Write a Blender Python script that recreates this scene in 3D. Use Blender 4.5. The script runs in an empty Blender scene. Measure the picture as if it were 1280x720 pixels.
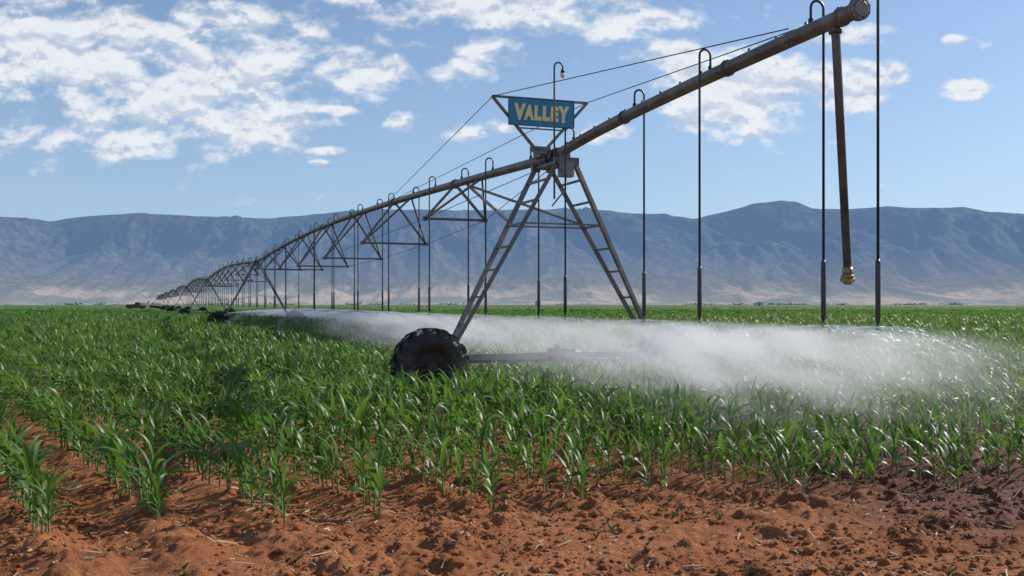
import bpy, math, random
import numpy as np
from mathutils import Vector, Matrix
random.seed(4); RNG=np.random.default_rng(7)
SC=bpy.context.scene; COL=SC.collection
F=1244.0; CAMH=1.6
ANG=math.atan2(.352,.936)
C0=Vector((.8,18.8,0)); NX,NY=.936,.352
def world(s,w,z): return Vector((C0.x+NX*s-NY*w, C0.y+NY*s+NX*w, z))
def local(x,y):
    dx=x-C0.x; dy=y-C0.y
    return NX*dx+NY*dy, -NY*dx+NX*dy
# ---------------------------------------------------------------- noise
def _h(ix,iy,seed):
    n=(ix.astype(np.int64)*374761393+iy.astype(np.int64)*668265263+seed*974634777)&0xffffffff
    n=((n^(n>>13))*1274126177)&0xffffffff
    n=(n^(n>>16))&0xffffff
    return n/float(0xffffff)
def vn(x,y,seed=0):
    x=np.asarray(x,float); y=np.asarray(y,float)
    ix=np.floor(x); iy=np.floor(y); fx=x-ix; fy=y-iy
    ux=fx*fx*(3-2*fx); uy=fy*fy*(3-2*fy)
    a=_h(ix,iy,seed); b=_h(ix+1,iy,seed); c=_h(ix,iy+1,seed); d=_h(ix+1,iy+1,seed)
    return (a*(1-ux)+b*ux)*(1-uy)+(c*(1-ux)+d*ux)*uy
def fbm(x,y,o=4,seed=0,g=.5):
    s=0; a=1; t=0
    for i in range(o):
        s=s+a*vn(x*2**i+i*17.3,y*2**i-i*9.1,seed+i); t+=a; a*=g
    return s/t
def ss(a,b,x):
    t=np.clip((np.asarray(x,float)-a)/(b-a),0,1); return t*t*(3-2*t)
# ---------------------------------------------------------------- nodes
def new_mat(name):
    m=bpy.data.materials.new(name); m.use_nodes=True; nt=m.node_tree; nt.nodes.clear()
    return m,nt
class G:
    def __init__(s,nt): s.nt=nt
    def n(s,t,**k):
        x=s.nt.nodes.new(t)
        for a,b in k.items(): setattr(x,a,b)
        return x
    def put(s,sock,v):
        if isinstance(v,bpy.types.NodeSocket): s.nt.links.new(v,sock)
        elif v is not None: sock.default_value=v
    def m(s,op,a,b=None,c=None,clamp=False):
        x=s.n('ShaderNodeMath',operation=op); x.use_clamp=clamp
        s.put(x.inputs[0],a)
        if b is not None: s.put(x.inputs[1],b)
        if c is not None: s.put(x.inputs[2],c)
        return x.outputs[0]
    def ss(s,v,a,b,o0=0.,o1=1.):
        x=s.n('ShaderNodeMapRange',interpolation_type='SMOOTHSTEP')
        s.put(x.inputs[0],v); s.put(x.inputs[1],a); s.put(x.inputs[2],b); s.put(x.inputs[3],o0); s.put(x.inputs[4],o1)
        return x.outputs[0]
    def noise(s,vec,scale,detail=4,rough=.5,dist=0,out=0):
        x=s.n('ShaderNodeTexNoise'); s.put(x.inputs['Vector'],vec)
        x.inputs['Scale'].default_value=scale; x.inputs['Detail'].default_value=detail
        x.inputs['Roughness'].default_value=rough; x.inputs['Distortion'].default_value=dist
        return x.outputs[out]
    def mix(s,f,a,b):
        x=s.n('ShaderNodeMix',data_type='RGBA')
        s.put(x.inputs[0],f)
        s.put(x.inputs[6],a if isinstance(a,bpy.types.NodeSocket) else (*a,1)); s.put(x.inputs[7],b if isinstance(b,bpy.types.NodeSocket) else (*b,1))
        return x.outputs[2]
    def comb(s,x,y,z):
        c=s.n('ShaderNodeCombineXYZ'); s.put(c.inputs[0],x); s.put(c.inputs[1],y); s.put(c.inputs[2],z); return c.outputs[0]
    def sep(s,v):
        c=s.n('ShaderNodeSeparateXYZ'); s.put(c.inputs[0],v); return c.outputs
    def pr(s,col,rough=.6,metal=0,spec=.5,normal=None):
        p=s.n('ShaderNodeBsdfPrincipled')
        s.put(p.inputs['Base Color'],col if isinstance(col,bpy.types.NodeSocket) else (*col,1))
        s.put(p.inputs['Roughness'],rough); s.put(p.inputs['Metallic'],metal); s.put(p.inputs['Specular IOR Level'],spec)
        if normal: s.put(p.inputs['Normal'],normal)
        return p.outputs[0]
    def bump(s,h,st=.3,d=.02):
        b=s.n('ShaderNodeBump'); s.put(b.inputs['Height'],h); b.inputs['Strength'].default_value=st; b.inputs['Distance'].default_value=d
        return b.outputs[0]
    def out(s,surf=None,vol=None):
        o=s.n('ShaderNodeOutputMaterial')
        if surf: s.put(o.inputs[0],surf)
        if vol: s.put(o.inputs[1],vol)
def simple(name,c1,c2,scale=6,rough=.55,metal=0,bump=.0,spec=.5):
    m,nt=new_mat(name); g=G(nt); pos=g.n('ShaderNodeTexCoord').outputs['Object']
    f=g.noise(pos,scale,6,.65); f=g.ss(f,.35,.68)
    col=g.mix(f,c1,c2)
    nb=g.bump(g.noise(pos,scale*6,5,.7),bump) if bump else None
    g.out(g.pr(col,g.m('ADD',rough-.08,g.m('MULTIPLY',f,.16)),metal,spec,nb)); return m
M={}
M['steel']=simple('weathered_galvanised_steel',(.12,.112,.105),(.235,.22,.205),3,.5,.45,.1)
M['beam']=simple('dusty_grey_beam',(.26,.235,.21),(.38,.35,.31),3,.6,.2,.1)
M['pipe']=simple('water_stained_pipe',(.11,.1,.092),(.24,.22,.2),2.2,.45,.35,.1)
M['greysteel']=simple('dark_grey_steel_pipe',(.07,.068,.066),(.14,.135,.125),3,.45,.3,.1)
M['dark']=simple('dark_steel',(.04,.04,.042),(.09,.085,.08),5,.5,.3)
M['hose']=simple('black_hose',(.018,.018,.02),(.03,.03,.033),8,.4)
M['weight']=simple('grey_plastic_weight',(.03,.033,.04),(.06,.062,.07),8,.4)
M['rubber']=simple('dusty_rubber',(.014,.014,.015),(.05,.042,.036),5,.65,0,.4)
M['rim']=simple('dull_rim',(.03,.03,.03),(.08,.07,.06),5,.6,.3)
M['box']=simple('painted_grey_box',(.2,.2,.2),(.3,.3,.29),6,.5)
M['brass']=simple('brass_fitting',(.26,.2,.09),(.38,.3,.15),8,.45,.3)
M['sign']=simple('blue_sign_paint',(.025,.225,.39),(.04,.27,.44),4,.45)
M['letter']=simple('faded_yellow_letter',(.80,.71,.38),(.88,.80,.46),8,.5)
M['glass']=simple('lamp_glass',(.7,.68,.6),(.85,.82,.75),8,.15)
M['brown']=simple('brown_paint',(.12,.05,.03),(.18,.08,.05),1,.5)
M['wall']=simple('pale_wall',(.6,.6,.58),(.75,.75,.72),1,.7)
M['window']=simple('dark_glass',(.02,.025,.03),(.04,.045,.05),1,.15)
M['straw']=simple('dry_straw',(.5,.38,.22),(.74,.6,.4),9,.8)
# ---------------------------------------------------------------- mesh helper
def setp(o,label=None,cat=None,group=None,kind=None):
    if label: o['label']=label
    if cat: o['category']=cat
    if group: o['group']=group
    if kind: o['kind']=kind
    return o
def empty(name,loc,rz=0):
    o=bpy.data.objects.new(name,None); COL.objects.link(o); o.location=loc; o.rotation_euler=(0,0,rz); o.empty_display_size=.2
    return o
class MB:
    def __init__(s): s.v=[]; s.f=[]; s.sm=[]
    def tube(s,pts,r,n=8,cap=True,smooth=True):
        pts=[Vector(p) for p in pts]; b=len(s.v); ref=None
        rs=r if isinstance(r,(list,tuple)) else [r]*len(pts)
        for i,p in enumerate(pts):
            t=(pts[min(i+1,len(pts)-1)]-pts[max(i-1,0)]).normalized()
            if ref is None:
                ref=Vector((0,0,1)) if abs(t.z)<.9 else Vector((1,0,0))
            a=(ref-t*ref.dot(t)).normalized(); c=t.cross(a); ref=a
            for k in range(n):
                th=2*math.pi*(k+.5)/n
                s.v.append(p+(a*math.cos(th)+c*math.sin(th))*rs[i])
        for i in range(len(pts)-1):
            for k in range(n):
                s.f.append((b+i*n+k,b+i*n+(k+1)%n,b+(i+1)*n+(k+1)%n,b+(i+1)*n+k)); s.sm.append(smooth and n>5)
        if cap:
            s.f.append(tuple(b+k for k in reversed(range(n)))); s.sm.append(False)
            e=b+(len(pts)-1)*n; s.f.append(tuple(e+k for k in range(n))); s.sm.append(False)
        return s
    def bar(s,a,b,r): return s.tube([a,b],r,4,True,False)
    def box(s,c,h,R=None):
        b=len(s.v); c=Vector(c)
        for x in(-1,1):
            for y in(-1,1):
                for z in(-1,1):
                    p=Vector((x*h[0],y*h[1],z*h[2]))
                    if R: p=R@p
                    s.v.append(c+p)
        for q in((0,1,3,2),(4,6,7,5),(0,4,5,1),(2,3,7,6),(0,2,6,4),(1,5,7,3)):
            s.f.append(tuple(b+i for i in q)); s.sm.append(False)
        return s
    def lathe(s,prof,c=(0,0,0),n=40):
        b=len(s.v); c=Vector(c); m=len(prof)
        for k in range(n):
            th=2*math.pi*k/n
            for (r,h) in prof: s.v.append(c+Vector((r*math.cos(th),h,r*math.sin(th))))
        for k in range(n):
            for i in range(m):
                j=(i+1)%m; k2=(k+1)%n
                s.f.append((b+k*m+i,b+k*m+j,b+k2*m+j,b+k2*m+i)); s.sm.append(True)
        return s
    def build(s,name,mat,parent=None):
        me=bpy.data.meshes.new(name); me.from_pydata([tuple(v) for v in s.v],[],s.f)
        me.polygons.foreach_set('use_smooth',s.sm); me.materials.append(M[mat] if isinstance(mat,str) else mat)
        me.update()
        o=bpy.data.objects.new(name,me); COL.objects.link(o)
        if parent: o.parent=parent
        return o
def npmesh(name,V,Fq,mat,smooth=False):
    V=np.asarray(V,np.float32); Fq=np.asarray(Fq,np.int32); k=Fq.shape[1]
    me=bpy.data.meshes.new(name); me.vertices.add(len(V)); me.vertices.foreach_set('co',V.ravel())
    me.loops.add(Fq.size); me.loops.foreach_set('vertex_index',Fq.ravel())
    me.polygons.add(len(Fq)); me.polygons.foreach_set('loop_start',np.arange(0,Fq.size,k,dtype=np.int32))
    me.polygons.foreach_set('use_smooth',np.full(len(Fq),smooth)); me.materials.append(mat); me.update(calc_edges=True)
    return me
def link(name,me):
    o=bpy.data.objects.new(name,me); COL.objects.link(o); return o
def dup(o,parent=None,skip=()):
    c=o.copy(); COL.objects.link(c); c.parent=parent
    for ch in list(o.children):
        if ch.name.split('.')[0] in skip: continue
        dup(ch,c,skip)
    return c
# ---------------------------------------------------------------- ground
RA=math.radians(32); RX,RY=-math.sin(RA),math.cos(RA); QX,QY=math.cos(RA),math.sin(RA); QO=.10
def edge_y(x):
    x=np.asarray(x,float); return 7.1+(x+3)*.19-.35*ss(-1.2,-2.6,x)
def H(x,y):
    x=np.asarray(x,float); y=np.asarray(y,float)
    near=1-ss(30,120,np.abs(y)+np.abs(x)*.3)
    q=x*QX+y*QY-QO
    infield=ss(-.5,.6,y-edge_y(x))
    h=.06*(fbm(x*.5,y*.5,3,3)-.5)
    h=h+.04*np.cos(2*math.pi*q/.76)*infield*near
    ex=ss(-.3,-2.2,x)*ss(2.2,.2,edge_y(x)-y)*(1-infield)
    h=h+.05*np.cos(2*math.pi*q/.76)*ex
    cl=fbm(x*7,y*7,5,11,.66)
    lump=np.abs(2*fbm(x*5.2+.7*vn(x*5,y*5,3),y*5.2,4,131,.65)-1)
    patch=.4+.9*ss(.42,.68,fbm(x*.9,y*.9,3,141))
    h=h+(.07*(cl-.5)*patch+.045*(.35-lump)*patch+.06*ss(.57,.8,fbm(x*3.3,y*3.3,4,21,.64)))*near
    s,w=local(x,y)
    h=h-.13*np.exp(-(w/.34)**2)*ss(6,4,np.abs(s))*near
    for off in(-1.15,-1.75):
        d=y-edge_y(x)-off+.08*(vn(x*1.2,x*0,55)-.5)
        h=h-.03*np.exp(-(d/.13)**2)*near*(.6+.6*vn(x*2,y,56))
    return h
def axis(lo,hi,step,gr,end0,end1):
    a=list(np.arange(lo,hi,step)); d=step; v=hi; b=[]
    while v<end1: b.append(v); d*=gr; v+=d
    b.append(end1)
    d=step; v=lo; c=[]
    while True:
        d*=gr; v-=d
        if v<end0: c.append(end0); break
        c.append(v)
    return np.array(c[::-1]+a+b)
xs=axis(-4.6,5.6,.018,1.06,-20000,20000)
ys=axis(4.9,8.4,.018,1.022,-60,22000)
X,Y=np.meshgrid(xs,ys)
Z=H(X,Y)
nx,ny=len(xs),len(ys)
idx=np.arange(nx*ny).reshape(ny,nx)
Fq=np.stack([idx[:-1,:-1],idx[:-1,1:],idx[1:,1:],idx[1:,:-1]],-1).reshape(-1,4)
m,nt=new_mat('red_farm_soil'); g=G(nt)
pos=g.n('ShaderNodeNewGeometry').outputs['Position']; sx,sy,sz=g.sep(pos)
n1=g.noise(pos,1.3,6,.65); n2=g.noise(pos,22,6,.74)
col=g.mix(g.ss(n1,.35,.65),(.43,.155,.062),(.56,.23,.10))
col=g.mix(g.ss(n2,.44,.7,0,.8),col,(.21,.07,.032))
col=g.mix(g.ss(g.noise(pos,50,3,.7),.58,.72,0,.6),col,(.68,.40,.24))
col=g.mix(g.ss(g.noise(pos,.6,3,.6),.5,.7,0,.5),col,(.27,.095,.046))
S=g.m('ADD',g.m('MULTIPLY',g.m('SUBTRACT',sx,C0.x),NX),g.m('MULTIPLY',g.m('SUBTRACT',sy,C0.y),NY))
W=g.m('ADD',g.m('MULTIPLY',g.m('SUBTRACT',sx,C0.x),-NY),g.m('MULTIPLY',g.m('SUBTRACT',sy,C0.y),NX))
wet=g.m('MULTIPLY',g.ss(g.m('ADD',g.m('ABSOLUTE',g.m('SUBTRACT',S,.5)),g.m('MULTIPLY',n1,1.8)),4.4,2.8),g.ss(g.m('ADD',W,n2),-12.4,-11.0))
col=g.mix(g.m('MULTIPLY',wet,.75),col,(.13,.046,.030))
far=g.ss(sy,40,140)
gn=g.noise(g.comb(g.m('MULTIPLY',sx,.02),g.m('MULTIPLY',sy,.004),0),1,5,.6)
gf=g.mix(g.ss(gn,.35,.65),(.08,.14,.035),(.14,.20,.065))
col=g.mix(far,col,gf)
n3=g.noise(g.comb(g.m('MULTIPLY',sx,.0012),g.m('MULTIPLY',sy,.0008),0),1,5,.6)
plain=g.mix(g.ss(n3,.42,.6),(.38,.33,.28),(.24,.27,.23))
col=g.mix(g.ss(sy,1100,1500),col,plain)
rough=g.m('SUBTRACT',.95,g.m('MULTIPLY',wet,.25))
nb=g.bump(g.m('ADD',n2,g.noise(pos,80,4,.75)),.9,.03)
g.out(g.pr(col,rough,0,.15,nb)); M['soil']=m
go=link('ground',npmesh('ground',np.stack([X,Y,Z],-1).reshape(-1,3),Fq,m,True)); go['kind']='structure'
# ---------------------------------------------------------------- mountains
ridge=[(-900,300),(-400,290),(-150,285),(0,270),(35,271),(60,275),(85,270),(130,265),(180,263),(235,266),(290,270),(340,270),(400,264),(460,258),(520,259),(580,262),(640,261),(700,260),(760,261),(820,266),(865,270),(900,262),(940,251),(975,246),(995,248),(1015,256),(1060,257),(1110,255),(1160,259),(1205,256),(1240,261),(1290,264),(1450,272),(1700,285),(2200,300)]
rp=np.array([r[0] for r in ridge],float); rv=np.array([r[1] for r in ridge],float)
def terrain(name,px0,px1,npx,D0,D1,nd,hf,mat):
    px=np.linspace(px0,px1,npx); dd=np.linspace(D0,D1,nd)
    PX,DD=np.meshgrid(px,dd); U=(PX-640)/F
    XX=U*DD; YY=DD
    ZZ=hf(PX,XX,YY)
    idx=np.arange(npx*nd).reshape(nd,npx)
    fq=np.stack([idx[:-1,:-1],idx[:-1,1:],idx[1:,1:],idx[1:,:-1]],-1).reshape(-1,4)
    o=link(name,npmesh(name,np.stack([XX,YY,ZZ],-1).reshape(-1,3),fq,mat,True)); o['kind']='structure'; return o
def mh(PX,x,y):
    R=(380-np.interp(PX,rp,rv))/F*9500
    prof=ss(5600,9500,y+500*(fbm(x/900,y/900,3,5)-.5))
    back=1-.5*ss(9500,12500,y)
    wx=x+900*(fbm(x/1900,y/1900,3,31)-.5); wy=y*.45+500*(fbm(x/1500,y/1500,3,41)-.5)
    rd=1-np.abs(2*fbm(wx/1100,wy/1500,5,51,.5)-1)
    rd2=1-np.abs(2*fbm(wx/260,wy/460,5,61,.56)-1)
    base=prof**1.1
    side=prof**.8*(1-ss(8900,9500,y)*.95)
    z=R*base*back-R*side*(.9*(1-rd)**.9+.22*(1-rd2))
    z=z+12*(fbm(x/260,y/260,4,71)-.5)
    fh=75*np.exp(-((y-6000)/450)**2)*ss(.43,.7,fbm(x/1300,y/2500,3,81))
    return np.maximum(z,0)+fh-6+5*fbm(x/300,y/300,3,9)
m,nt=new_mat('mountain_rock_painted_haze'); g=G(nt)
pos=g.n('ShaderNodeNewGeometry').outputs['Position']; sx,sy,sz=g.sep(pos)
nz=g.noise(pos,.0022,8,.6); nz2=g.noise(pos,.010,7,.64)
rock=g.mix(g.ss(nz2,.38,.64),(.075,.09,.075),(.27,.235,.19))
sand=g.mix(g.ss(nz,.43,.56),(.80,.56,.38),(.24,.25,.19))
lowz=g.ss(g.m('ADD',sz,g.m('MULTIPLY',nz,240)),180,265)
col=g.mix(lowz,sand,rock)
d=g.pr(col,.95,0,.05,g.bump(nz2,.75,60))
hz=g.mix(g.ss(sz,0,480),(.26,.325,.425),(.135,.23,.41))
em=g.n('ShaderNodeEmission'); g.put(em.inputs[0],hz); em.inputs[1].default_value=1.0  # blue aerial haze painted in as emission over the rock
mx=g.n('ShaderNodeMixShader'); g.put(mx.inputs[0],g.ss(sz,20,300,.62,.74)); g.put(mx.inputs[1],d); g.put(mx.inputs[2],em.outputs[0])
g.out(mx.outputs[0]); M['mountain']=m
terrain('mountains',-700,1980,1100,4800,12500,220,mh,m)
# ---------------------------------------------------------------- corn
def leaf_mat(name,a,b,c):
    m,nt=new_mat(name); g=G(nt); pos=g.n('ShaderNodeNewGeometry').outputs['Position']
    n1=g.noise(pos,2.6,4,.6); n2=g.noise(pos,14,3,.6); n3=g.noise(pos,.18,3,.6)
    col=g.mix(g.ss(n1,.35,.65),a,b); col=g.mix(g.ss(n2,.5,.75,0,.7),col,c)
    col=g.mix(g.ss(n3,.4,.65,0,.3),col,(.15,.23,.045))
    p=g.pr(col,.42,0,.42)
    t=g.n('ShaderNodeBsdfTranslucent'); g.put(t.inputs[0],g.mix(.5,col,(.22,.43,.045)))
    mx=g.n('ShaderNodeMixShader'); mx.inputs[0].default_value=.38; g.put(mx.inputs[1],p); g.put(mx.inputs[2],t.outputs[0])
    g.out(mx.outputs[0]); return m
M['leaf']=leaf_mat('corn_leaf',(.043,.112,.022),(.082,.185,.037),(.13,.24,.055))
M['stalk']=simple('corn_stalk',(.12,.19,.055),(.2,.25,.1),12,.5)
def plant(rng,nl,seg,fold=True,H0=.52):
    V=[];Fc=[]; az0=rng.uniform(0,2*math.pi)
    sh=H0*.52
    for i in range(nl):
        f=(i+.5)/nl
        az=az0+math.pi*i+rng.normal(0,.4)
        L=H0*(.34+.44*math.sin(math.pi*(f*.8+.1)))*rng.uniform(.8,1.15)
        e=math.radians(47+34*f+rng.normal(0,7)); bend=math.radians(rng.uniform(95,160)*(1.12-.66*f))
        p=np.array([0,0,.05+sh*f]); d=np.array([math.cos(az),math.sin(az),0]); side0=np.array([-math.sin(az),math.cos(az),0])
        Wd=rng.uniform(.0175,.027)*(1. if f>.2 else .8)*(1 if fold else 1.35)
        roll0=rng.normal(0,.35); b=len(V)
        for k in range(seg+1):
            t=k/seg; w=Wd*min(1,.45+t*3)*max(0,1-t**2.3)+.0006
            ee=e-bend*t**1.6
            up=np.array([-math.sin(ee)*d[0],-math.sin(ee)*d[1],math.cos(ee)])
            r=roll0*t*2; sd=side0*math.cos(r)+up*math.sin(r)
            if fold: V+= [p-sd*w+up*w*.3,p.copy(),p+sd*w+up*w*.3]
            else: V+=[p-sd*w,p+sd*w]
            p=p+(d*math.cos(ee)+np.array([0,0,math.sin(ee)]))*L/seg
        c=3 if fold else 2
        for k in range(seg):
            for j in range(c-1):
                q=b+k*c+j; Fc.append((q,q+1,q+c+1,q+c))
    nL=len(V); nF=len(Fc)
    n=5 if fold else 3
    for k in range(2):
        for j in range(n):
            th=2*math.pi*j/n; r=.012 if k==0 else .006
            V.append(np.array([r*math.cos(th),r*math.sin(th),-.07 if k==0 else sh+.05]))
    for j in range(n): Fc.append((nL+j,nL+(j+1)%n,nL+n+(j+1)%n,nL+n+j))
    return np.array(V),np.array(Fc),nL,nF
prng=np.random.default_rng(3)
hi=[plant(prng,int(prng.integers(6,9)),7) for _ in range(16)]
lo=[plant(prng,6,3,False,.57) for _ in range(8)]
def psize(x,y): return (.82+.34*vn(x*.5,y*.5,77))*(1+.14*ss(1,-2.5,x))*(1-.17*ss(1.2,4.2,x)*ss(13,9,y))
def positions(y0,y1,sp,margin=1.18,rows=.76,lim=.515):
    pts=[]
    qmax=y1*1.3
    ks=np.arange(int(-qmax/rows),int(qmax/rows)+1)
    for k in ks:
        jit=RNG.uniform(-.3,.3)
        r=np.arange(-y1*.6,y1*1.5,sp); r=r+RNG.uniform(-.35,.35,len(r))*sp
        q=k*rows+QO+RNG.normal(0,1,len(r))*.024
        x=q*QX+r*RX; y=q*QY+r*RY
        s,w=local(x,y)
        ok=(y>y0)&(y<=y1)&(np.abs(x)<y*lim*margin+1.2)&(y>edge_y(x)+jit)
        ok&=~((np.abs(w)<.38)&(np.abs(s)<6))
        # corn left out along the camera's sight-lines to keep the wheels visible
        ok&=~((y>14.6)&(y<18.6)&(np.abs(x+1.55*y/18)<.72))
        ok&=~((y>50)&(y<65.5)&(np.abs(x+.296*y)<1.0))
        ok&=~((y>94)&(y<112)&(np.abs(x+.325*y)<1.2))
        ok&=RNG.random(len(r))>.05
        pts.append(np.stack([x[ok],y[ok]],-1))
    return np.concatenate(pts)
def merge(pts,variants,smin,smax,tilt=.07):
    n=len(pts); z=H(pts[:,0],pts[:,1]); vi=RNG.integers(0,len(variants),n)
    Vs=[];Fs=[];base=0
    for v,(V,Fc,_,_) in enumerate(variants):
        sel=np.where(vi==v)[0]; k=len(sel)
        if not k: continue
        a=RNG.uniform(0,2*math.pi,k); s=RNG.uniform(smin,smax,k)*psize(pts[sel,0],pts[sel,1])
        ca,sa=np.cos(a)*s,np.sin(a)*s
        P=np.empty((k,len(V),3))
        tx=RNG.normal(0,tilt,k); ty=RNG.normal(0,tilt,k)
        P[:,:,2]=V[None,:,2]*s[:,None]+z[sel][:,None]
        P[:,:,0]=V[None,:,0]*ca[:,None]-V[None,:,1]*sa[:,None]+pts[sel,0][:,None]+V[None,:,2]*tx[:,None]
        P[:,:,1]=V[None,:,0]*sa[:,None]+V[None,:,1]*ca[:,None]+pts[sel,1][:,None]+V[None,:,2]*ty[:,None]
        Vs.append(P.reshape(-1,3)); Fs.append((Fc[None]+(np.arange(k)*len(V))[:,None,None]+base).reshape(-1,4)); base+=k*len(V)
    return np.concatenate(Vs),np.concatenate(Fs)
P1=positions(5,30,.12)
dist=np.hypot(P1[:,0],P1[:,1]); inview=np.abs(P1[:,0])<P1[:,1]*.515
order=np.argsort(np.where(inview,dist,1e6))
ind=P1[order[:300]]; rest=P1[order[300:]]
protos=[]
for (V,Fc,nL,nF) in hi:
    lv=npmesh('leaves',V[:nL],Fc[:nF],M['leaf'],True); sv=npmesh('stalk',V[nL:],Fc[nF:]-nL,M['stalk'],True); protos.append((lv,sv))
zz=H(ind[:,0],ind[:,1])
for i,(x,y) in enumerate(ind):
    e=empty('corn_plant',(x,y,float(zz[i])),random.uniform(0,6.28))
    lv,sv=protos[i%len(protos)] if i<16 else random.choice(protos)
    s=random.uniform(.66,1.1)*float(psize(x,y)); e.scale=(s,s,s)
    e.rotation_euler[0]=random.gauss(0,.07); e.rotation_euler[1]=random.gauss(0,.07)
    setp(e,'knee high green corn plant in the front rows beside the bare red soil','corn plant','corn plants in the front rows')
    for nm,me in(('leaves',lv),('stalk',sv)):
        o=link(nm,me); o.parent=e
V1,F1=merge(rest,hi,.8,1.12)
P2=positions(30,95,.17)
V2,F2=merge(P2,lo,.95,1.25)
V=np.concatenate([V1,V2]); Fc=np.concatenate([F1,F2+len(V1)])
n=30000
yy=93*np.exp(RNG.random(n)*math.log(420/93)); xx=RNG.uniform(-1,1,n)*yy*.62
kp=~((yy<112)&(np.abs(xx+.325*yy)<1.6)); xx=xx[kp]; yy=yy[kp]; n=len(xx)
th=RNG.uniform(0,math.pi,n); hw=RNG.uniform(.3,.7,n); hh=RNG.uniform(.4,.62,n)
A=np.stack([xx-np.cos(th)*hw,yy-np.sin(th)*hw,np.zeros(n)],-1); B=np.stack([xx+np.cos(th)*hw,yy+np.sin(th)*hw,np.zeros(n)],-1)
Cc=B.copy(); Cc[:,2]=hh*RNG.uniform(.5,1,n); Cc[:,:2]-=(B-A)[:,:2]*.2; D=A.copy(); D[:,2]=hh; D[:,:2]+=(B-A)[:,:2]*.25
V3=np.stack([A,B,Cc,D],1).reshape(-1,3); F3=np.arange(n*4).reshape(-1,4)
Fc=np.concatenate([Fc,F3+len(V)]); V=np.concatenate([V,V3])
o=link('corn_crop',npmesh('corn_crop',V,Fc,M['leaf'],True))
setp(o,'dense young green corn crop covering the field in rows out to the horizon','crop',kind='stuff')
m,nt=new_mat('distant_corn_canopy'); g=G(nt); pos=g.n('ShaderNodeNewGeometry').outputs['Position']; sx,sy,sz=g.sep(pos)
cn=g.noise(g.comb(g.m('MULTIPLY',sx,.05),g.m('MULTIPLY',sy,.012),0),1,6,.65); c2=g.noise(pos,1.2,4,.7)
col=g.mix(g.ss(cn,.35,.65),(.08,.15,.038),(.15,.225,.07)); col=g.mix(g.ss(c2,.4,.65,0,.6),col,(.045,.08,.024))
g.out(g.pr(col,.7,0,.3,g.bump(c2,1,.4)))
xs2=np.linspace(-1,1,160); ys2=np.geomspace(200,1300,120); U2,Y2=np.meshgrid(xs2,ys2); X2=U2*Y2*.7
Z2=.36+.16*vn(X2*.8,Y2*.5,5); idx=np.arange(160*120).reshape(120,160)
fq=np.stack([idx[:-1,:-1],idx[:-1,1:],idx[1:,1:],idx[1:,:-1]],-1).reshape(-1,4)
o=link('distant_crop',npmesh('distant_crop',np.stack([X2,Y2,Z2],-1).reshape(-1,3),fq,m,True))
setp(o,'far part of the corn field seen as one flat green band','crop',kind='stuff')
# ---------------------------------------------------------------- clods, straw
def ico(seed):
    import bmesh
    bm=bmesh.new(); bmesh.ops.create_icosphere(bm,subdivisions=2,radius=1); r=np.random.default_rng(seed)
    v=np.array([p.co[:] for p in bm.verts]); f=np.array([[q.index for q in fc.verts] for fc in bm.faces]); bm.free()
    v=v*(1+.28*(r.random((len(v),1))-.5)+.6*(fbm(v[:,0]*1.5+seed*3,v[:,1]*1.5+v[:,2],2,seed)[:,None]-.5)); v[:,2]*=.7
    return v,f
n=28000; px_=RNG.uniform(-5.5,6.5,n); py_=RNG.uniform(4.7,9.2,n)
clus=fbm(px_*1.6,py_*1.6,3,91); keep=(clus+RNG.normal(0,.12,n)>.5); px_=px_[keep]; py_=py_[keep]; n=len(px_)
sz_=np.clip(.0072*np.exp(RNG.normal(0,.65,n)),.003,.042); zc=H(px_,py_)
Vs=[];Fs=[];b=0
ics=[ico(i) for i in range(8)]
for i in range(n):
    v,f=ics[i%8]; a=RNG.uniform(0,6.28); R=np.array([[math.cos(a),-math.sin(a),0],[math.sin(a),math.cos(a),0],[0,0,1]])
    Vs.append((v*sz_[i])@R.T+[px_[i],py_[i],zc[i]+sz_[i]*.25]); Fs.append(f+b); b+=len(v)
o=link('soil_clods',npmesh('soil_clods',np.concatenate(Vs),np.concatenate(Fs),M['soil'],False))
setp(o,'loose red soil clods scattered over the bare ground in front of the field','soil clods',kind='stuff')
mb=MB()
for i in range(1000):
    x=random.uniform(-5,6); y=random.uniform(4.9,8.8); z=float(H(x,y))+.014; a=random.uniform(0,6.28); L=random.uniform(.015,.07)*(2.6 if random.random()<.12 else 1)
    z2=float(H(x+L*math.cos(a),y+L*math.sin(a)))+.016
    mb.tube([(x,y,z),(x+L*math.cos(a),y+L*math.sin(a),z2)],random.uniform(.0020,.0062),4,True,False)
o=mb.build('crop_residue','straw'); setp(o,'pale bits of dry straw and old stalks lying on the red soil','straw',kind='stuff')
mb=MB()
for i in range(30):
    x=random.uniform(-4.5,5); y=random.uniform(5.6,8); z=float(H(x,y))
    for k in range(6):
        a=random.uniform(0,6.28); L=random.uniform(.02,.05)
        mb.tube([(x,y,z),(x+L*.5*math.cos(a),y+L*.5*math.sin(a),z+L*.8),(x+L*math.cos(a),y+L*math.sin(a),z+L*.9)],[.003,.006,.001],4)
o=mb.build('weeds','leaf'); setp(o,'tiny green weed seedlings sprouting in the bare soil','weeds',kind='stuff')
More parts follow.
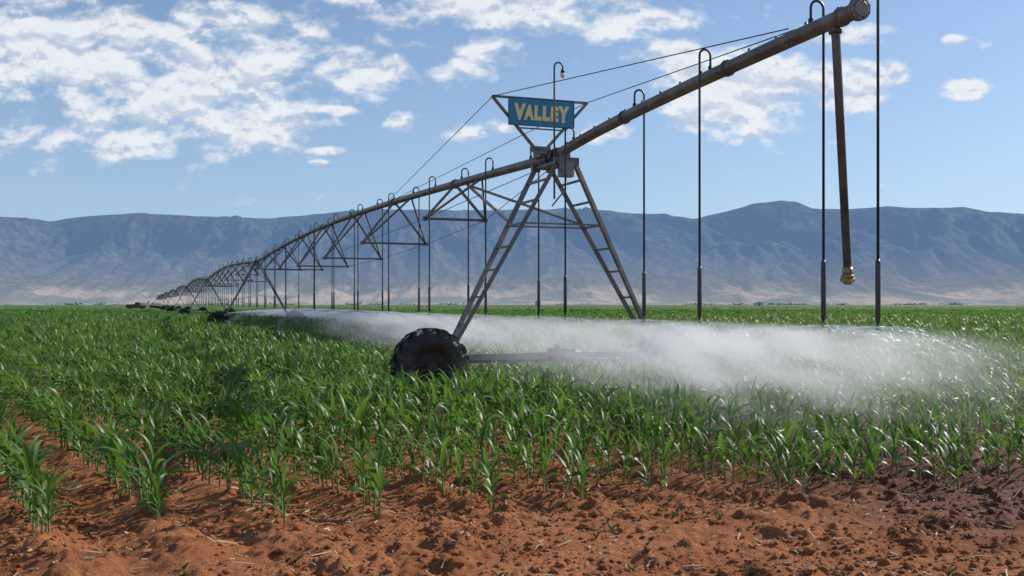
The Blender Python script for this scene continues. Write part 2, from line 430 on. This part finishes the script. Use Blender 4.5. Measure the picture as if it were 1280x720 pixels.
# ---------------------------------------------------------------- irrigation machine
SPAN=50.
def pz(w,k=0):
    f=w/SPAN; return 4.38+.50*math.sin(math.pi*min(max(f,0),1))
def add_drop(par,w,zp,off,zb=1.36,neck=.36):
    r=abs(off)/2; sg=1 if off>0 else -1; P=[(0,w,zp),(0,w,zp+neck-r)]
    for i in range(1,9):
        t=math.pi*i/8; P.append((sg*(r-r*math.cos(t)),w,zp+neck-r+r*math.sin(t)))
    P.append((off,w,zb+.7))
    P=[Vector(p) for p in P]
    h=MB().tube(P,.016,7); h.tube([(0,w,zp+.06),(0,w,zp+.14)],.03,8); h=h.build('drop_hose','hose',par)
    s=MB().tube([(off,w,zb+.74),(off,w,zb+.70),(off,w,zb+.06),(off,w,zb+.03)],[.017,.03,.03,.016],8)
    s.tube([(off,w,zb+.03),(off,w,zb-.0)],.012,6); s.tube([(off,w,zb-.03),(off,w,zb-.045)],[.012,.035],10)
    s.tube([(off+.014,w,zb+.03),(off+.014,w,zb-.04)],.003,4); s.tube([(off-.014,w,zb+.03),(off-.014,w,zb-.04)],.003,4)
    s.build('sprinkler','weight',h)
tw=empty('drive_tower',world(0,0,0),ANG)
TOPW=.55
for sg in(-1,1):
    for q in(-1,1):
        mb=MB(); a=Vector((sg*2.12,q*.10,.66)); b=Vector((sg*.16,q*TOPW,4.22))
        mb.bar(a,b,.052)
        mb.box(a+Vector((0,0,.02)),(.09,.05,.08)); mb.box(b,(.08,.05,.07))
        mb.build('leg','steel',tw)
    for f in(.16,.3,.44,.56,.68,.8,.91):
        p=[Vector((sg*2.12,q*.10,.66)).lerp(Vector((sg*.16,q*TOPW,4.22)),f) for q in(-1,1)]
        MB().bar(p[0],p[1],.028).build('rung','steel',tw)
mb=MB().box((0,0,.60),(2.3,.07,.085)); mb.box((0,0,.69),(.3,.1,.012)); mb.build('base_beam','beam',tw)
mb=MB().box((0,-.14,.66),(.16,.12,.11)); mb.tube([(.16,-.14,.66),(.46,-.14,.66)],[.10,.09],14); mb.tube([(0,-.14,.77),(0,-.14,.84)],.05,10); mb.build('drive_motor','dark',tw)
mb=MB().tube([(-2.2,-.16,.56),(2.2,-.16,.56)],.02,6)
for x in(-2.1,-.3,.5,2.1): mb.tube([(x-.04,-.16,.56),(x+.04,-.16,.56)],.045,8)
mb.build('drive_shaft','dark',tw)
K=1.09
for sg in(-1,1):
    cx,cz,cy=sg*2.46,.47,-.10
    wm=MB()
    wm.lathe([(.05,-.06),(.12,-.06),(.16,.0),(.30,.02),(.33,-.13),(.36,-.14),(.36,.14),(.33,.13),(.31,.05),(.05,.05)],(cx,cy,cz),32)
    wm.tube([(cx,cy-.1,cz),(cx,cy+.05,cz)],.09,12)
    for k in range(8):
        t=2*math.pi*k/8; wm.tube([(cx+.105*math.cos(t),cy-.075,cz+.105*math.sin(t)),(cx+.105*math.cos(t),cy-.055,cz+.105*math.sin(t))],.012,6)
    wo=wm.build('wheel','rim',tw)
    ty=MB(); ty.lathe([(r*K if r>.35 else r,h*1.08) for r,h in((.31,-.14),(.38,-.19),(.50,-.205),(.555,-.185),(.575,-.1),(.58,0),(.575,.1),(.555,.185),(.50,.205),(.38,.19),(.31,.14))],(cx,cy,cz),56)
    NL=17
    for k in range(NL):
        for h in(-1,1):
            t0=2*math.pi*(k+(.5 if h>0 else 0))/NL
            for j in range(4):
                f=(j+.5)/4; yv=h*(.012+f*.20); t=t0+f*.24
                r=(.605 if j<3 else .58)*K
                Rm=Matrix.Rotation(-t,3,'Y')@Matrix.Rotation(-h*.55,3,'X')
                ty.box((cx+r*math.cos(t),cy+yv,cz+r*math.sin(t)),(.045,.037,.034),Rm)
            t=t0+.26; Rm=Matrix.Rotation(-t,3,'Y')
            ty.box((cx+.555*K*math.cos(t),cy+h*.215,cz+.555*K*math.sin(t)),(.075,.022,.032),Rm)
    ty.build('tyre','rubber',wo)
    gb=MB().tube([(cx,.0,cz),(cx,.13,cz)],.11,14); gb.box((cx-sg*.06,.1,cz+.06),(.12,.08,.12)); gb.build('gearbox','dark',tw)
for sg in(-1,1):
    p=Vector((sg*2.12,.10,.66)).lerp(Vector((sg*.16,TOPW,4.22)),.70)
    MB().bar((0,5.3,pz(5.3)-.1),p,.035).build('brace','steel',tw)
a=Vector((2.12,0,.66)).lerp(Vector((.16,0,4.22)),.68)
for q in(-.4,.42): MB().bar((-a.x,q,a.z),(a.x,q,a.z),.02).build('cross_bar','steel',tw)
mb=MB().box((0,0,4.22),(.18,.58,.022)); mb.box((0,-.5,4.30),(.10,.02,.09)); mb.box((0,.5,4.30),(.10,.02,.09)); mb.build('top_plate','steel',tw)
mb=MB().box((-.04,-.63,4.05),(.13,.08,.13)); mb.box((-.04,-.72,4.05),(.11,.008,.11)); mb.box((-.04,-.63,4.188),(.145,.095,.008)); mb.tube([(-.04,-.63,3.92),(-.04,-.62,3.7),(-.24,-.45,3.4)],.015,6); cb=mb.build('control_box','box',tw)
mb=MB().tube([(.0,-.12,4.38),(0,.12,4.38)],.13,16); mb.tube([(0,-.16,4.38),(0,-.12,4.38)],.155,16); mb.tube([(0,.12,4.38),(0,.16,4.38)],.155,16); mb.build('flexible_joint','dark',tw)
sp=empty('irrigation_span',world(0,0,0),ANG)
mb=MB(); N=40
mb.tube([(0,SPAN*i/N,pz(SPAN*i/N)) for i in range(N+1)],.09,14)
for i in range(0,9):
    w=i*6.25
    for e in(-.02,.02):
        w2=min(max(w+e,.05),SPAN-.05); mb.tube([(0,w2-.012,pz(w2)),(0,w2+.012,pz(w2))],.12,14)
mb.build('pipe','pipe',sp)
dep=[.88,1.28,1.58,1.68,1.58,1.28,.88]; hwid=[.78,1.0,1.05,1.05,1.05,1.0,.78]
Bp=[]
for i in range(7):
    w=6.25*(i+1); z=pz(w); zb=z-dep[i]; h=hwid[i]
    mb=MB(); mb.bar((-h,w,zb),(h,w,zb),.042)
    for sg in(-1,1):
        mb.bar((sg*.06,w,z-.08),(sg*h,w,zb),.042)
        mb.box((sg*h,w,zb),(.05,.05,.05))
    wn=w-1.9
    mb.bar((.05,wn,pz(wn)-.09),(h,w,zb),.03); mb.bar((-.05,wn,pz(wn)-.09),(-h,w,zb),.03)
    mb.build('truss_frame','steel',sp); Bp.append((w,zb,h))
for sg in(-1,1):
    pts=[(sg*.1,.55,4.2)]+[(sg*h,w,z) for (w,z,h) in Bp]+[(sg*.1,SPAN-.55,4.2)]
    MB().tube(pts,.008,6).build('truss_rod','steel',sp)
w=1.2
ws=[]
while w<SPAN-.6: ws.append(w); w+=2.27
for i,w in enumerate(ws):
    add_drop(sp,w,pz(w),.17 if i%2==0 else -.17,neck=.34 if i<4 else .26)
ords=['first','second','third','fourth','fifth','sixth','seventh','eighth','ninth','tenth']
setp(tw,'large A-frame tower on black rubber tyres under the blue sign','irrigation tower','wheeled A-frame towers along the irrigation line')
setp(sp,'arched water pipe span just left of the tower with the blue sign','irrigation span','trussed pipe spans')
for k in range(1,8):
    c=dup(tw,None,('rung','drive_shaft') if k>3 else ()); c.location=world(0,SPAN*k,0)
    c['label']='grey A-frame wheeled tower, %s along the irrigation line counting from the blue sign'%ords[k]
    c=dup(sp,None,('drop_hose','sprinkler','truss_rod') if k>2 else ()); c.location=world(0,SPAN*k,0)
    c['label']='trussed water pipe span between %s and %s towers from the blue sign'%(ords[k],ords[k+1])
c=dup(tw,None,('rung','drive_shaft','cross_bar')); c.location=world(0,SPAN*8,0); c['label']='tiny farthest A-frame tower at the left end of the irrigation line'
MZ=5.55; mw=.5; ms=-.08
mb=MB(); mb.bar((ms-.99,mw,MZ),(ms+.99,mw,MZ),.03)
for sg in(-1,1):
    mb.bar((ms+sg*.99,mw,MZ),(ms+sg*.07,mw,4.55),.035)
mb.bar((ms-.45,mw,4.98),(ms+.45,mw,4.98),.018)
mb.box((ms,mw,4.60),(.2,.05,.04)); mb.box((ms,mw,4.50),(.08,.18,.08)); mb.bar((ms-.2,mw,4.55),(-.1,.1,4.46),.03); mb.bar((ms+.2,mw,4.55),(.1,.1,4.46),.03)
mb.build('sign_mast','steel',tw)
sg_=empty('sign_board',world(ms,mw-.05,MZ-.27),ANG)
setp(sg_,'blue rectangular sign with pale yellow capital letters above the nearest tower','sign')
MB().box((0,0,0),(.68,.012,.265)).build('panel','sign',sg_)
mb=MB()
for z in(-.262,.262): mb.box((0,-.014,z),(.685,.006,.006))
for x in(-.68,.68): mb.box((x,-.014,0),(.006,.006,.255))
mb.build('edge_strip','dark',sg_)
LV=[];LF=[]
texts='VALLEY'; cent=[-.455,-.26,-.075,.095,.27,.455]
for i_,(ch,cx) in enumerate(zip(texts,cent)):
    cu=bpy.data.curves.new('lettering','FONT'); cu.body=ch; cu.size=.5; cu.extrude=.006; cu.offset=.034; cu.align_x='CENTER'; cu.resolution_u=3
    to=bpy.data.objects.new('lettering',cu); COL.objects.link(to); bpy.context.view_layer.update()
    me=bpy.data.meshes.new_from_object(to.evaluated_get(bpy.context.evaluated_depsgraph_get()))
    vs=np.array([v.co[:] for v in me.vertices]); mid=(vs[:,0].min()+vs[:,0].max())/2
    wide={'V':.245,'Y':.245,'A':.21,'L':.155,'E':.165}[ch]; sc=wide/(vs[:,0].max()-vs[:,0].min())
    vs[:,0]=(vs[:,0]-mid)*sc
    big=ch in 'VY'; by=-.155 if not big else -.17; hgt=vs[:,1].max()-vs[:,1].min(); tgt=.325 if big else .29
    vs[:,1]=(vs[:,1]-vs[:,1].min())*tgt/hgt
    vs[:,0]+=vs[:,1]*.05
    b=len(LV)
    for v in vs: LV.append((v[0]+cx-.01,-v[2]-.022-.001*(i_%2),v[1]+by))
    for p in me.polygons: LF.append(tuple(b+i for i in p.vertices))
    bpy.data.objects.remove(to); bpy.data.curves.remove(cu); bpy.data.meshes.remove(me)
me=bpy.data.meshes.new('lettering'); me.from_pydata(LV,[],LF); me.materials.append(M['letter']); me.update()
lo_=link('lettering',me); lo_.parent=sg_
lp=empty('tower_lamp',world(-.12,-.28,4.45),ANG); setp(lp,'tall hooked lamp pole with small bulb rising beside the blue sign','lamp')
P=[Vector((0,0,-.9)),Vector((0,0,1.56))]+[Vector((.085-.085*math.cos(math.pi*i/8),0,1.56+.085*math.sin(math.pi*i/8))) for i in range(1,9)]+[Vector((.17,0,1.52))]
MB().tube(P,.018,8).build('pole','steel',lp)
MB().tube([(.17,0,1.53),(.17,0,1.50),(.17,0,1.46)],[.02,.035,.045],12).build('socket','dark',lp)
MB().tube([(.17,0,1.46),(.17,0,1.42),(.17,0,1.38),(.17,0,1.36)],[.035,.052,.042,.01],12).build('bulb','glass',lp)
ov=empty('overhang_boom',world(0,0,0),ANG)
setp(ov,'thick end pipe rising from the nearest tower to the top right of the picture','irrigation boom')
def oz(t): return 4.38+.30*(1-math.exp(-t/3.))+.018*t
T=8.5
mb=MB().tube([(0,-T*i/24,oz(T*i/24)) for i in range(25)],.092,16)
for t in(.25,2.9,5.9,8.2):
    for e in(-.016,.016): mb.tube([(0,-t-e-.01,oz(t)),(0,-t-e+.01,oz(t))],.112,16)
for i in range(14):
    t=.6+i*.58; mb.tube([(0,-t,oz(t)+.07),(0,-t,oz(t)+.125)],.02,8)
mb.build('pipe','pipe',ov)
mb=MB(); z=oz(T); mb.tube([(0,-T+.05,z),(0,-T+.02,z)],.125,20); mb.tube([(0,-T+.012,z),(0,-T-.018,z)],.125,20); mb.tube([(0,-T-.018,z),(0,-T-.03,z)],[.10,.085],18); mb.tube([(0,-T+.1,z+.08),(0,-T+.1,z+.24)],[.04,.036],12)
for k in range(8):
    t=2*math.pi*(k+.5)/8; mb.tube([(.108*math.cos(t),-T-.04,z+.108*math.sin(t)),(.108*math.cos(t),-T+.07,z+.108*math.sin(t))],.009,6)
mb.build('end_cap','pipe',ov)
DR=((.9,-.17),(3.24,.17),(5.47,-.17),(7.65,.18),(8.42,.31))
for t,off in DR:
    add_drop(ov,-t,oz(t),off,1.38 if t<8 else 1.36,.36 if t>1 else .3)
t=8.05; z=oz(t)
mb=MB().tube([(.03,-t,z),(.04,-t,z-.2),(.20,-t,1.96)],[.06,.05,.045],12); mb.tube([(.03,-t,z-.06),(.03,-t,z-.14)],.075,12)
dp=mb.build('drain_pipe','greysteel',ov)
mb=MB().tube([(.20,-t,2.02),(.20,-t,1.93)],.058,12); mb.tube([(.20,-t,1.93),(.20,-t,1.90)],.075,8); mb.tube([(.20,-t,1.90),(.20,-t,1.82)],[.055,.045],12); mb.tube([(.12,-t,1.88),(.28,-t,1.88)],.035,10); mb.build('valve','brass',dp)
for sg in(-1,1):
    q=(ms+sg*.97,mw,MZ)
    MB().tube([q,(sg*.05,-7.3,oz(7.3)+.12)],.008,5).build('stay_cable','dark',ov)
    MB().tube([q,(sg*.05,13.0,pz(13.)+.08)],.008,5).build('stay_cable','dark',ov)
# ---------------------------------------------------------------- spray
def volout(g,dens,emi):
    vs=g.n('ShaderNodeVolumeScatter'); vs.inputs['Color'].default_value=(.98,.98,.99,1); g.put(vs.inputs['Density'],dens); vs.inputs['Anisotropy'].default_value=.3
    em=g.n('ShaderNodeEmission'); em.inputs[0].default_value=(.93,.96,1,1)  # mist glows a little, standing in for multiple scattering of light
    g.put(em.inputs[1],g.m('MULTIPLY',dens,emi) if isinstance(dens,bpy.types.NodeSocket) else dens*emi)
    ad=g.n('ShaderNodeAddShader'); g.put(ad.inputs[0],vs.outputs[0]); g.put(ad.inputs[1],em.outputs[0]); g.out(None,ad.outputs[0])
m,nt=new_mat('water_spray'); g=G(nt); tc=g.n('ShaderNodeTexCoord').outputs['Object']; s_,w_,z_=g.sep(tc)
nzv=g.noise(g.comb(g.m('MULTIPLY',s_,1.2),g.m('MULTIPLY',w_,1.2),g.m('ADD',g.m('MULTIPLY',z_,3.0),g.m('MULTIPLY',s_,.8))),1,3,.62)
a_=g.m('ABSOLUTE',g.m('ADD',g.m('SUBTRACT',s_,.15),g.m('MULTIPLY',g.m('SUBTRACT',nzv,.5),2.2)))
sp_=g.ss(a_,2.8,.2)
ztop=g.m('SUBTRACT',1.39,g.m('MULTIPLY',g.m('POWER',a_,2.),.05))
zp_=g.ss(g.m('SUBTRACT',ztop,z_),0,.16)
low=g.ss(z_,0.1,1.1,.10,1.)
nf=g.ss(nzv,.36,.64,.08,1.7)
endf=g.m('MULTIPLY',g.ss(w_,-10.3,-7.6),g.ss(w_,15,12))
nearb=g.ss(w_,-1,-5.5,.55,1.4)
dn=g.m('MULTIPLY',g.m('MULTIPLY',g.m('MULTIPLY',sp_,zp_),g.m('MULTIPLY',low,nf)),g.m('MULTIPLY',endf,g.m('MULTIPLY',nearb,.275)))
volout(g,dn,.17); m.cycles.volume_step_rate=.22
mb=MB(); mb.box((0,2.3,.72),(3.0,12.7,.70)); o=mb.build('water_mist',m); o.location=world(0,0,0); o.rotation_euler=(0,0,ANG)
setp(o,'white water mist drifting over the crop under the near pipe','mist',kind='stuff')
for q,(hw0,zt,w0,w1,dd_) in enumerate(((2.6,1.36,9,74,.022),(1.6,1.28,11,58,.035))):
    m2,nt=new_mat('far_water_spray'); g=G(nt); volout(g,dd_,.18)
    V=[];Fv=[]; N=80; KK=16
    for i in range(N+1):
        w=w0+(w1-w0)*i/N; e=(min(1,i/10)*min(1,(N-i)/50))**.6 if 0<i<N else .02
        for k in range(KK):
            t=2*math.pi*k/KK; b_=.75+.55*float(vn(w*.6,t*1.2+q*9,300+q))
            hx=hw0*math.cos(t)*b_*e; zz_=.65+(zt-.65)*math.copysign(abs(math.sin(t))**.7,math.sin(t))*max(e,.1)*(.9+.12*b_)
            V.append((hx,w,zz_))
    for i in range(N):
        for k in range(KK): Fv.append((i*KK+k,i*KK+(k+1)%KK,(i+1)*KK+(k+1)%KK,(i+1)*KK+k))
    me=bpy.data.meshes.new('water_mist'); me.from_pydata(V,[],Fv+[tuple(reversed(range(KK))),tuple(N*KK+k for k in range(KK))]); me.materials.append(m2)
    o=link('water_mist',me); o.location=world(0,0,0); o.rotation_euler=(0,0,ANG)
    setp(o,['thin white band of water mist under the far pipe spans','denser core of the white water mist under the far pipe spans'][q],'mist',kind='stuff')
m=simple('water_drops',(.8,.84,.88),(.95,.96,.98),3,.3); M['drops']=m
noz=[(-t,o) for t,o in DR]+[(w,.17 if i%2==0 else -.17) for i,w in enumerate(ws[:14])]
Vd=[]
for (w,off) in noz:
    n=2400
    th=RNG.uniform(0,2*math.pi,n); th=np.round(th/(2*math.pi/36))*(2*math.pi/36)+RNG.normal(0,.03,n)
    v=RNG.uniform(2.6,4.9,n); vz=RNG.uniform(.0,.5,n); T0=RNG.random(n)**1.1*.5
    dt=RNG.uniform(.008,.028,n)
    def P(t): return np.stack([off+v*t*np.cos(th),w+v*t*np.sin(th),1.34+vz*t-4.9*t*t],-1)
    a=P(T0); b=P(T0+dt); r=RNG.uniform(.0008,.0018,n)[:,None]
    e1=np.array([[0,0,1.]])*r; e2=np.stack([-np.sin(th),np.cos(th),0*th],-1)*r
    Vd.append(np.stack([a-e1,a+e2,b+e1,b-e2],1))
Vd=np.concatenate(Vd).reshape(-1,3); k=len(Vd)//4; bse=np.arange(k)[:,None,None]*4
tri=(np.array([[0,1,2],[0,2,3],[0,3,1],[1,3,2]])[None]+bse).reshape(-1,3)
o=link('water_drops',npmesh('water_drops',Vd,tri,m)); o.location=world(0,0,0); o.rotation_euler=(0,0,ANG)
setp(o,'fine bright water drops thrown out from the sprinklers above the crop','water drops',kind='stuff')
# ---------------------------------------------------------------- small far things
tk=empty('farm_truck',(-92.5,245,0),.25); setp(tk,'small brown farm vehicle far away at the left end of the field','truck')
mb=MB().box((0,0,.95),(2.3,.95,.35)); mb.box((-1.3,0,1.4),(.95,.92,.12)); mb.build('body','brown',tk)
mb=MB(); mb.v+= [Vector((x,y,z)) for y in(-.85,.85) for (x,z) in((-.3,1.3),(1.2,1.3),(.85,2.05),(-.1,2.05))]; mb.f+=[(3,2,1,0),(4,5,6,7),(0,1,5,4),(1,2,6,5),(2,3,7,6),(3,0,4,7)]; mb.sm+=[False]*6; mb.build('cab','brown',tk)
MB().box((.35,-.86,1.68),(.4,.012,.22)).build('window','window',tk)
for x in(-1.5,1.5):
    for y in(-.9,.9): MB().tube([(x,y-.12,.45),(x,y+.12,.45)],.42,16).build('wheel','rubber',tk)
for (px,yd,wd,lab) in((672,430,2.2,'tiny white shed on the horizon behind the nearest tower'),(948,700,6,'low pale farm building on the horizon at the right')):
    x=(px-640)/F*yd; e=empty('farm_shed',(x,yd,0),.1); setp(e,lab,'shed')
    MB().box((0,0,1.2),(wd/2,1.5,1.2)).build('wall','wall',e)
    mb=MB(); h=wd/2+.2; mb.v+=[Vector((a,b,c)) for b in(-1.7,1.7) for (a,c) in((-h,2.4),(h,2.4),(0,3.1))]; mb.f+=[(0,1,2),(5,4,3),(0,2,5,3),(2,1,4,5),(1,0,3,4)]; mb.sm+=[False]*5; mb.build('roof','box',e)
    MB().box((0,-1.51,.95),(.4,.02,.95)).build('door','dark',e)
m,nt=new_mat('far_tree_foliage'); g=G(nt); pos=g.n('ShaderNodeNewGeometry').outputs['Position']
col=g.mix(g.ss(g.noise(pos,.1,4,.6),.4,.6),(.12,.16,.12),(.2,.24,.17)); g.out(g.pr(col,.9,0,.1)); M['fartree']=m  # base colour lightened to put distance haze into the trees
Vt=[]
cx=RNG.uniform(-1,1,190); dd=RNG.uniform(1500,3200,190); keep=fbm(cx*9,cx*0+3,3,7)>.45; cx=cx[keep]; dd=dd[keep]
for c_,d_ in zip(cx,dd):
    X0=c_*d_*.6; hgt=random.uniform(1.5,4.5); wd_=random.uniform(6,30); k=40
    P=np.stack([X0+RNG.normal(0,wd_*.5,k),d_+RNG.normal(0,2,k),np.abs(RNG.normal(0,.45,k))*hgt],-1)
    for q in range(3): Vt.append(P+RNG.normal(0,1.1,(k,3)))
A=np.concatenate([np.stack(Vt[i:i+3],1).reshape(-1,3) for i in range(0,len(Vt),3)])
o=link('distant_tree_line',npmesh('distant_tree_line',A,np.arange(len(A)).reshape(-1,3),M['fartree']))
setp(o,'thin broken line of low trees along the horizon at the foot of the mountains','tree line',kind='stuff')
# ---------------------------------------------------------------- world
EL=math.radians(33); AZ=math.atan2(.87,.49)
wd=bpy.data.worlds.new('World'); SC.world=wd; wd.use_nodes=True; nt=wd.node_tree; nt.nodes.clear(); g=G(nt)
sky=g.n('ShaderNodeTexSky',sky_type='NISHITA'); sky.sun_disc=False; sky.sun_elevation=EL; sky.sun_rotation=AZ; sky.air_density=1.0; sky.dust_density=.8; sky.ozone_density=3.0; sky.altitude=800
skc=g.n('ShaderNodeVectorMath',operation='SCALE'); g.put(skc.inputs[0],sky.outputs[0]); skc.inputs['Scale'].default_value=.118
d=g.n('ShaderNodeTexCoord').outputs['Generated']; dx,dy,dz=g.sep(d)
yy_=g.m('MAXIMUM',dy,.05); u=g.m('DIVIDE',dx,yy_); v=g.m('DIVIDE',dz,yy_)
p2=g.comb(u,g.m('MULTIPLY',v,1.7),0)
blobs=[(60,60,250,110,1.12),(260,120,190,95,1.12),(190,165,250,46,.9),(340,160,100,36,1.),(70,175,110,45,.7),(330,50,120,70,1.),(450,92,82,48,1.1),(650,4,260,42,1.1),(590,75,85,36,1.05),(760,28,170,30,1.08),(500,155,36,20,1.),(572,166,42,16,1.),(635,160,34,12,.95),(905,115,125,72,1.35),(850,75,90,40,1.15),(1065,108,85,42,1.25),(1040,40,90,26,1.),(1205,110,46,20,1.3),(1190,49,20,11,1.25),(130,192,80,12,.95),(180,187,30,8,.9),(410,188,36,8,1.),(400,204,18,6,.9),(420,138,40,10,.95),(1000,-60,300,40,.8),(745,165,60,18,1.)]
cov=None
wob=g.m('MULTIPLY',g.m('SUBTRACT',g.noise(p2,9,3,.6),.5),1.1)
for (cx,cy,rx,ry,wt) in blobs:
    a=g.m('MULTIPLY',g.m('SUBTRACT',u,(cx-640)/F),F/rx); b=g.m('MULTIPLY',g.m('SUBTRACT',v,(380-cy)/F),F/ry)
    r=g.m('ADD',g.m('SQRT',g.m('ADD',g.m('MULTIPLY',a,a),g.m('MULTIPLY',b,b))),wob)
    q=g.ss(r,1.35,.1,0,wt)
    cov=q if cov is None else g.m('MAXIMUM',cov,q)
nA=g.noise(g.comb(u,g.m('MULTIPLY',v,1.6),.3),20,9,.57,.1)
dens=g.m('ADD',nA,g.m('MULTIPLY',cov,.36))
al=g.m('MULTIPLY',g.ss(dens,.62,.88),.93)
nS=g.noise(g.comb(u,g.m('ADD',g.m('MULTIPLY',v,1.6),.012),.3),20,6,.57,.1)
shade=g.ss(g.m('SUBTRACT',nS,nA),-.05,.08)
cc=g.mix(shade,(.88,.90,.94),(.52,.61,.75))
cc=g.mix(g.ss(dens,.78,1.,0,.35),cc,(.80,.84,.9))
hzc=g.mix(g.ss(v,.0,.35,.6,.18),skc.outputs[0],(.38,.56,.82))
fin=g.mix(al,hzc,cc)
bg=g.n('ShaderNodeBackground'); g.put(bg.inputs[0],fin); bg.inputs[1].default_value=1.0
wo=g.n('ShaderNodeOutputWorld'); g.put(wo.inputs[0],bg.outputs[0])
L=bpy.data.lights.new('sun','SUN'); L.energy=4.8; L.angle=math.radians(.5); L.color=(1,.94,.85)
lo2=bpy.data.objects.new('sun',L); COL.objects.link(lo2)
Sd=Vector((math.sin(AZ)*math.cos(EL),math.cos(AZ)*math.cos(EL),math.sin(EL))); lo2.rotation_euler=Sd.to_track_quat('Z','Y').to_euler(); lo2.location=(30,20,30)
# ---------------------------------------------------------------- camera
cam=bpy.data.cameras.new('camera'); co=bpy.data.objects.new('camera',cam); COL.objects.link(co); co.location=(0,0,CAMH); co.rotation_euler=(math.pi/2,0,0)
cam.lens=35; cam.sensor_width=36; cam.shift_y=20/1280; cam.clip_end=60000; cam.clip_start=.1; SC.camera=co
SC.view_settings.view_transform='Standard'; SC.view_settings.look='None'; SC.view_settings.exposure=0
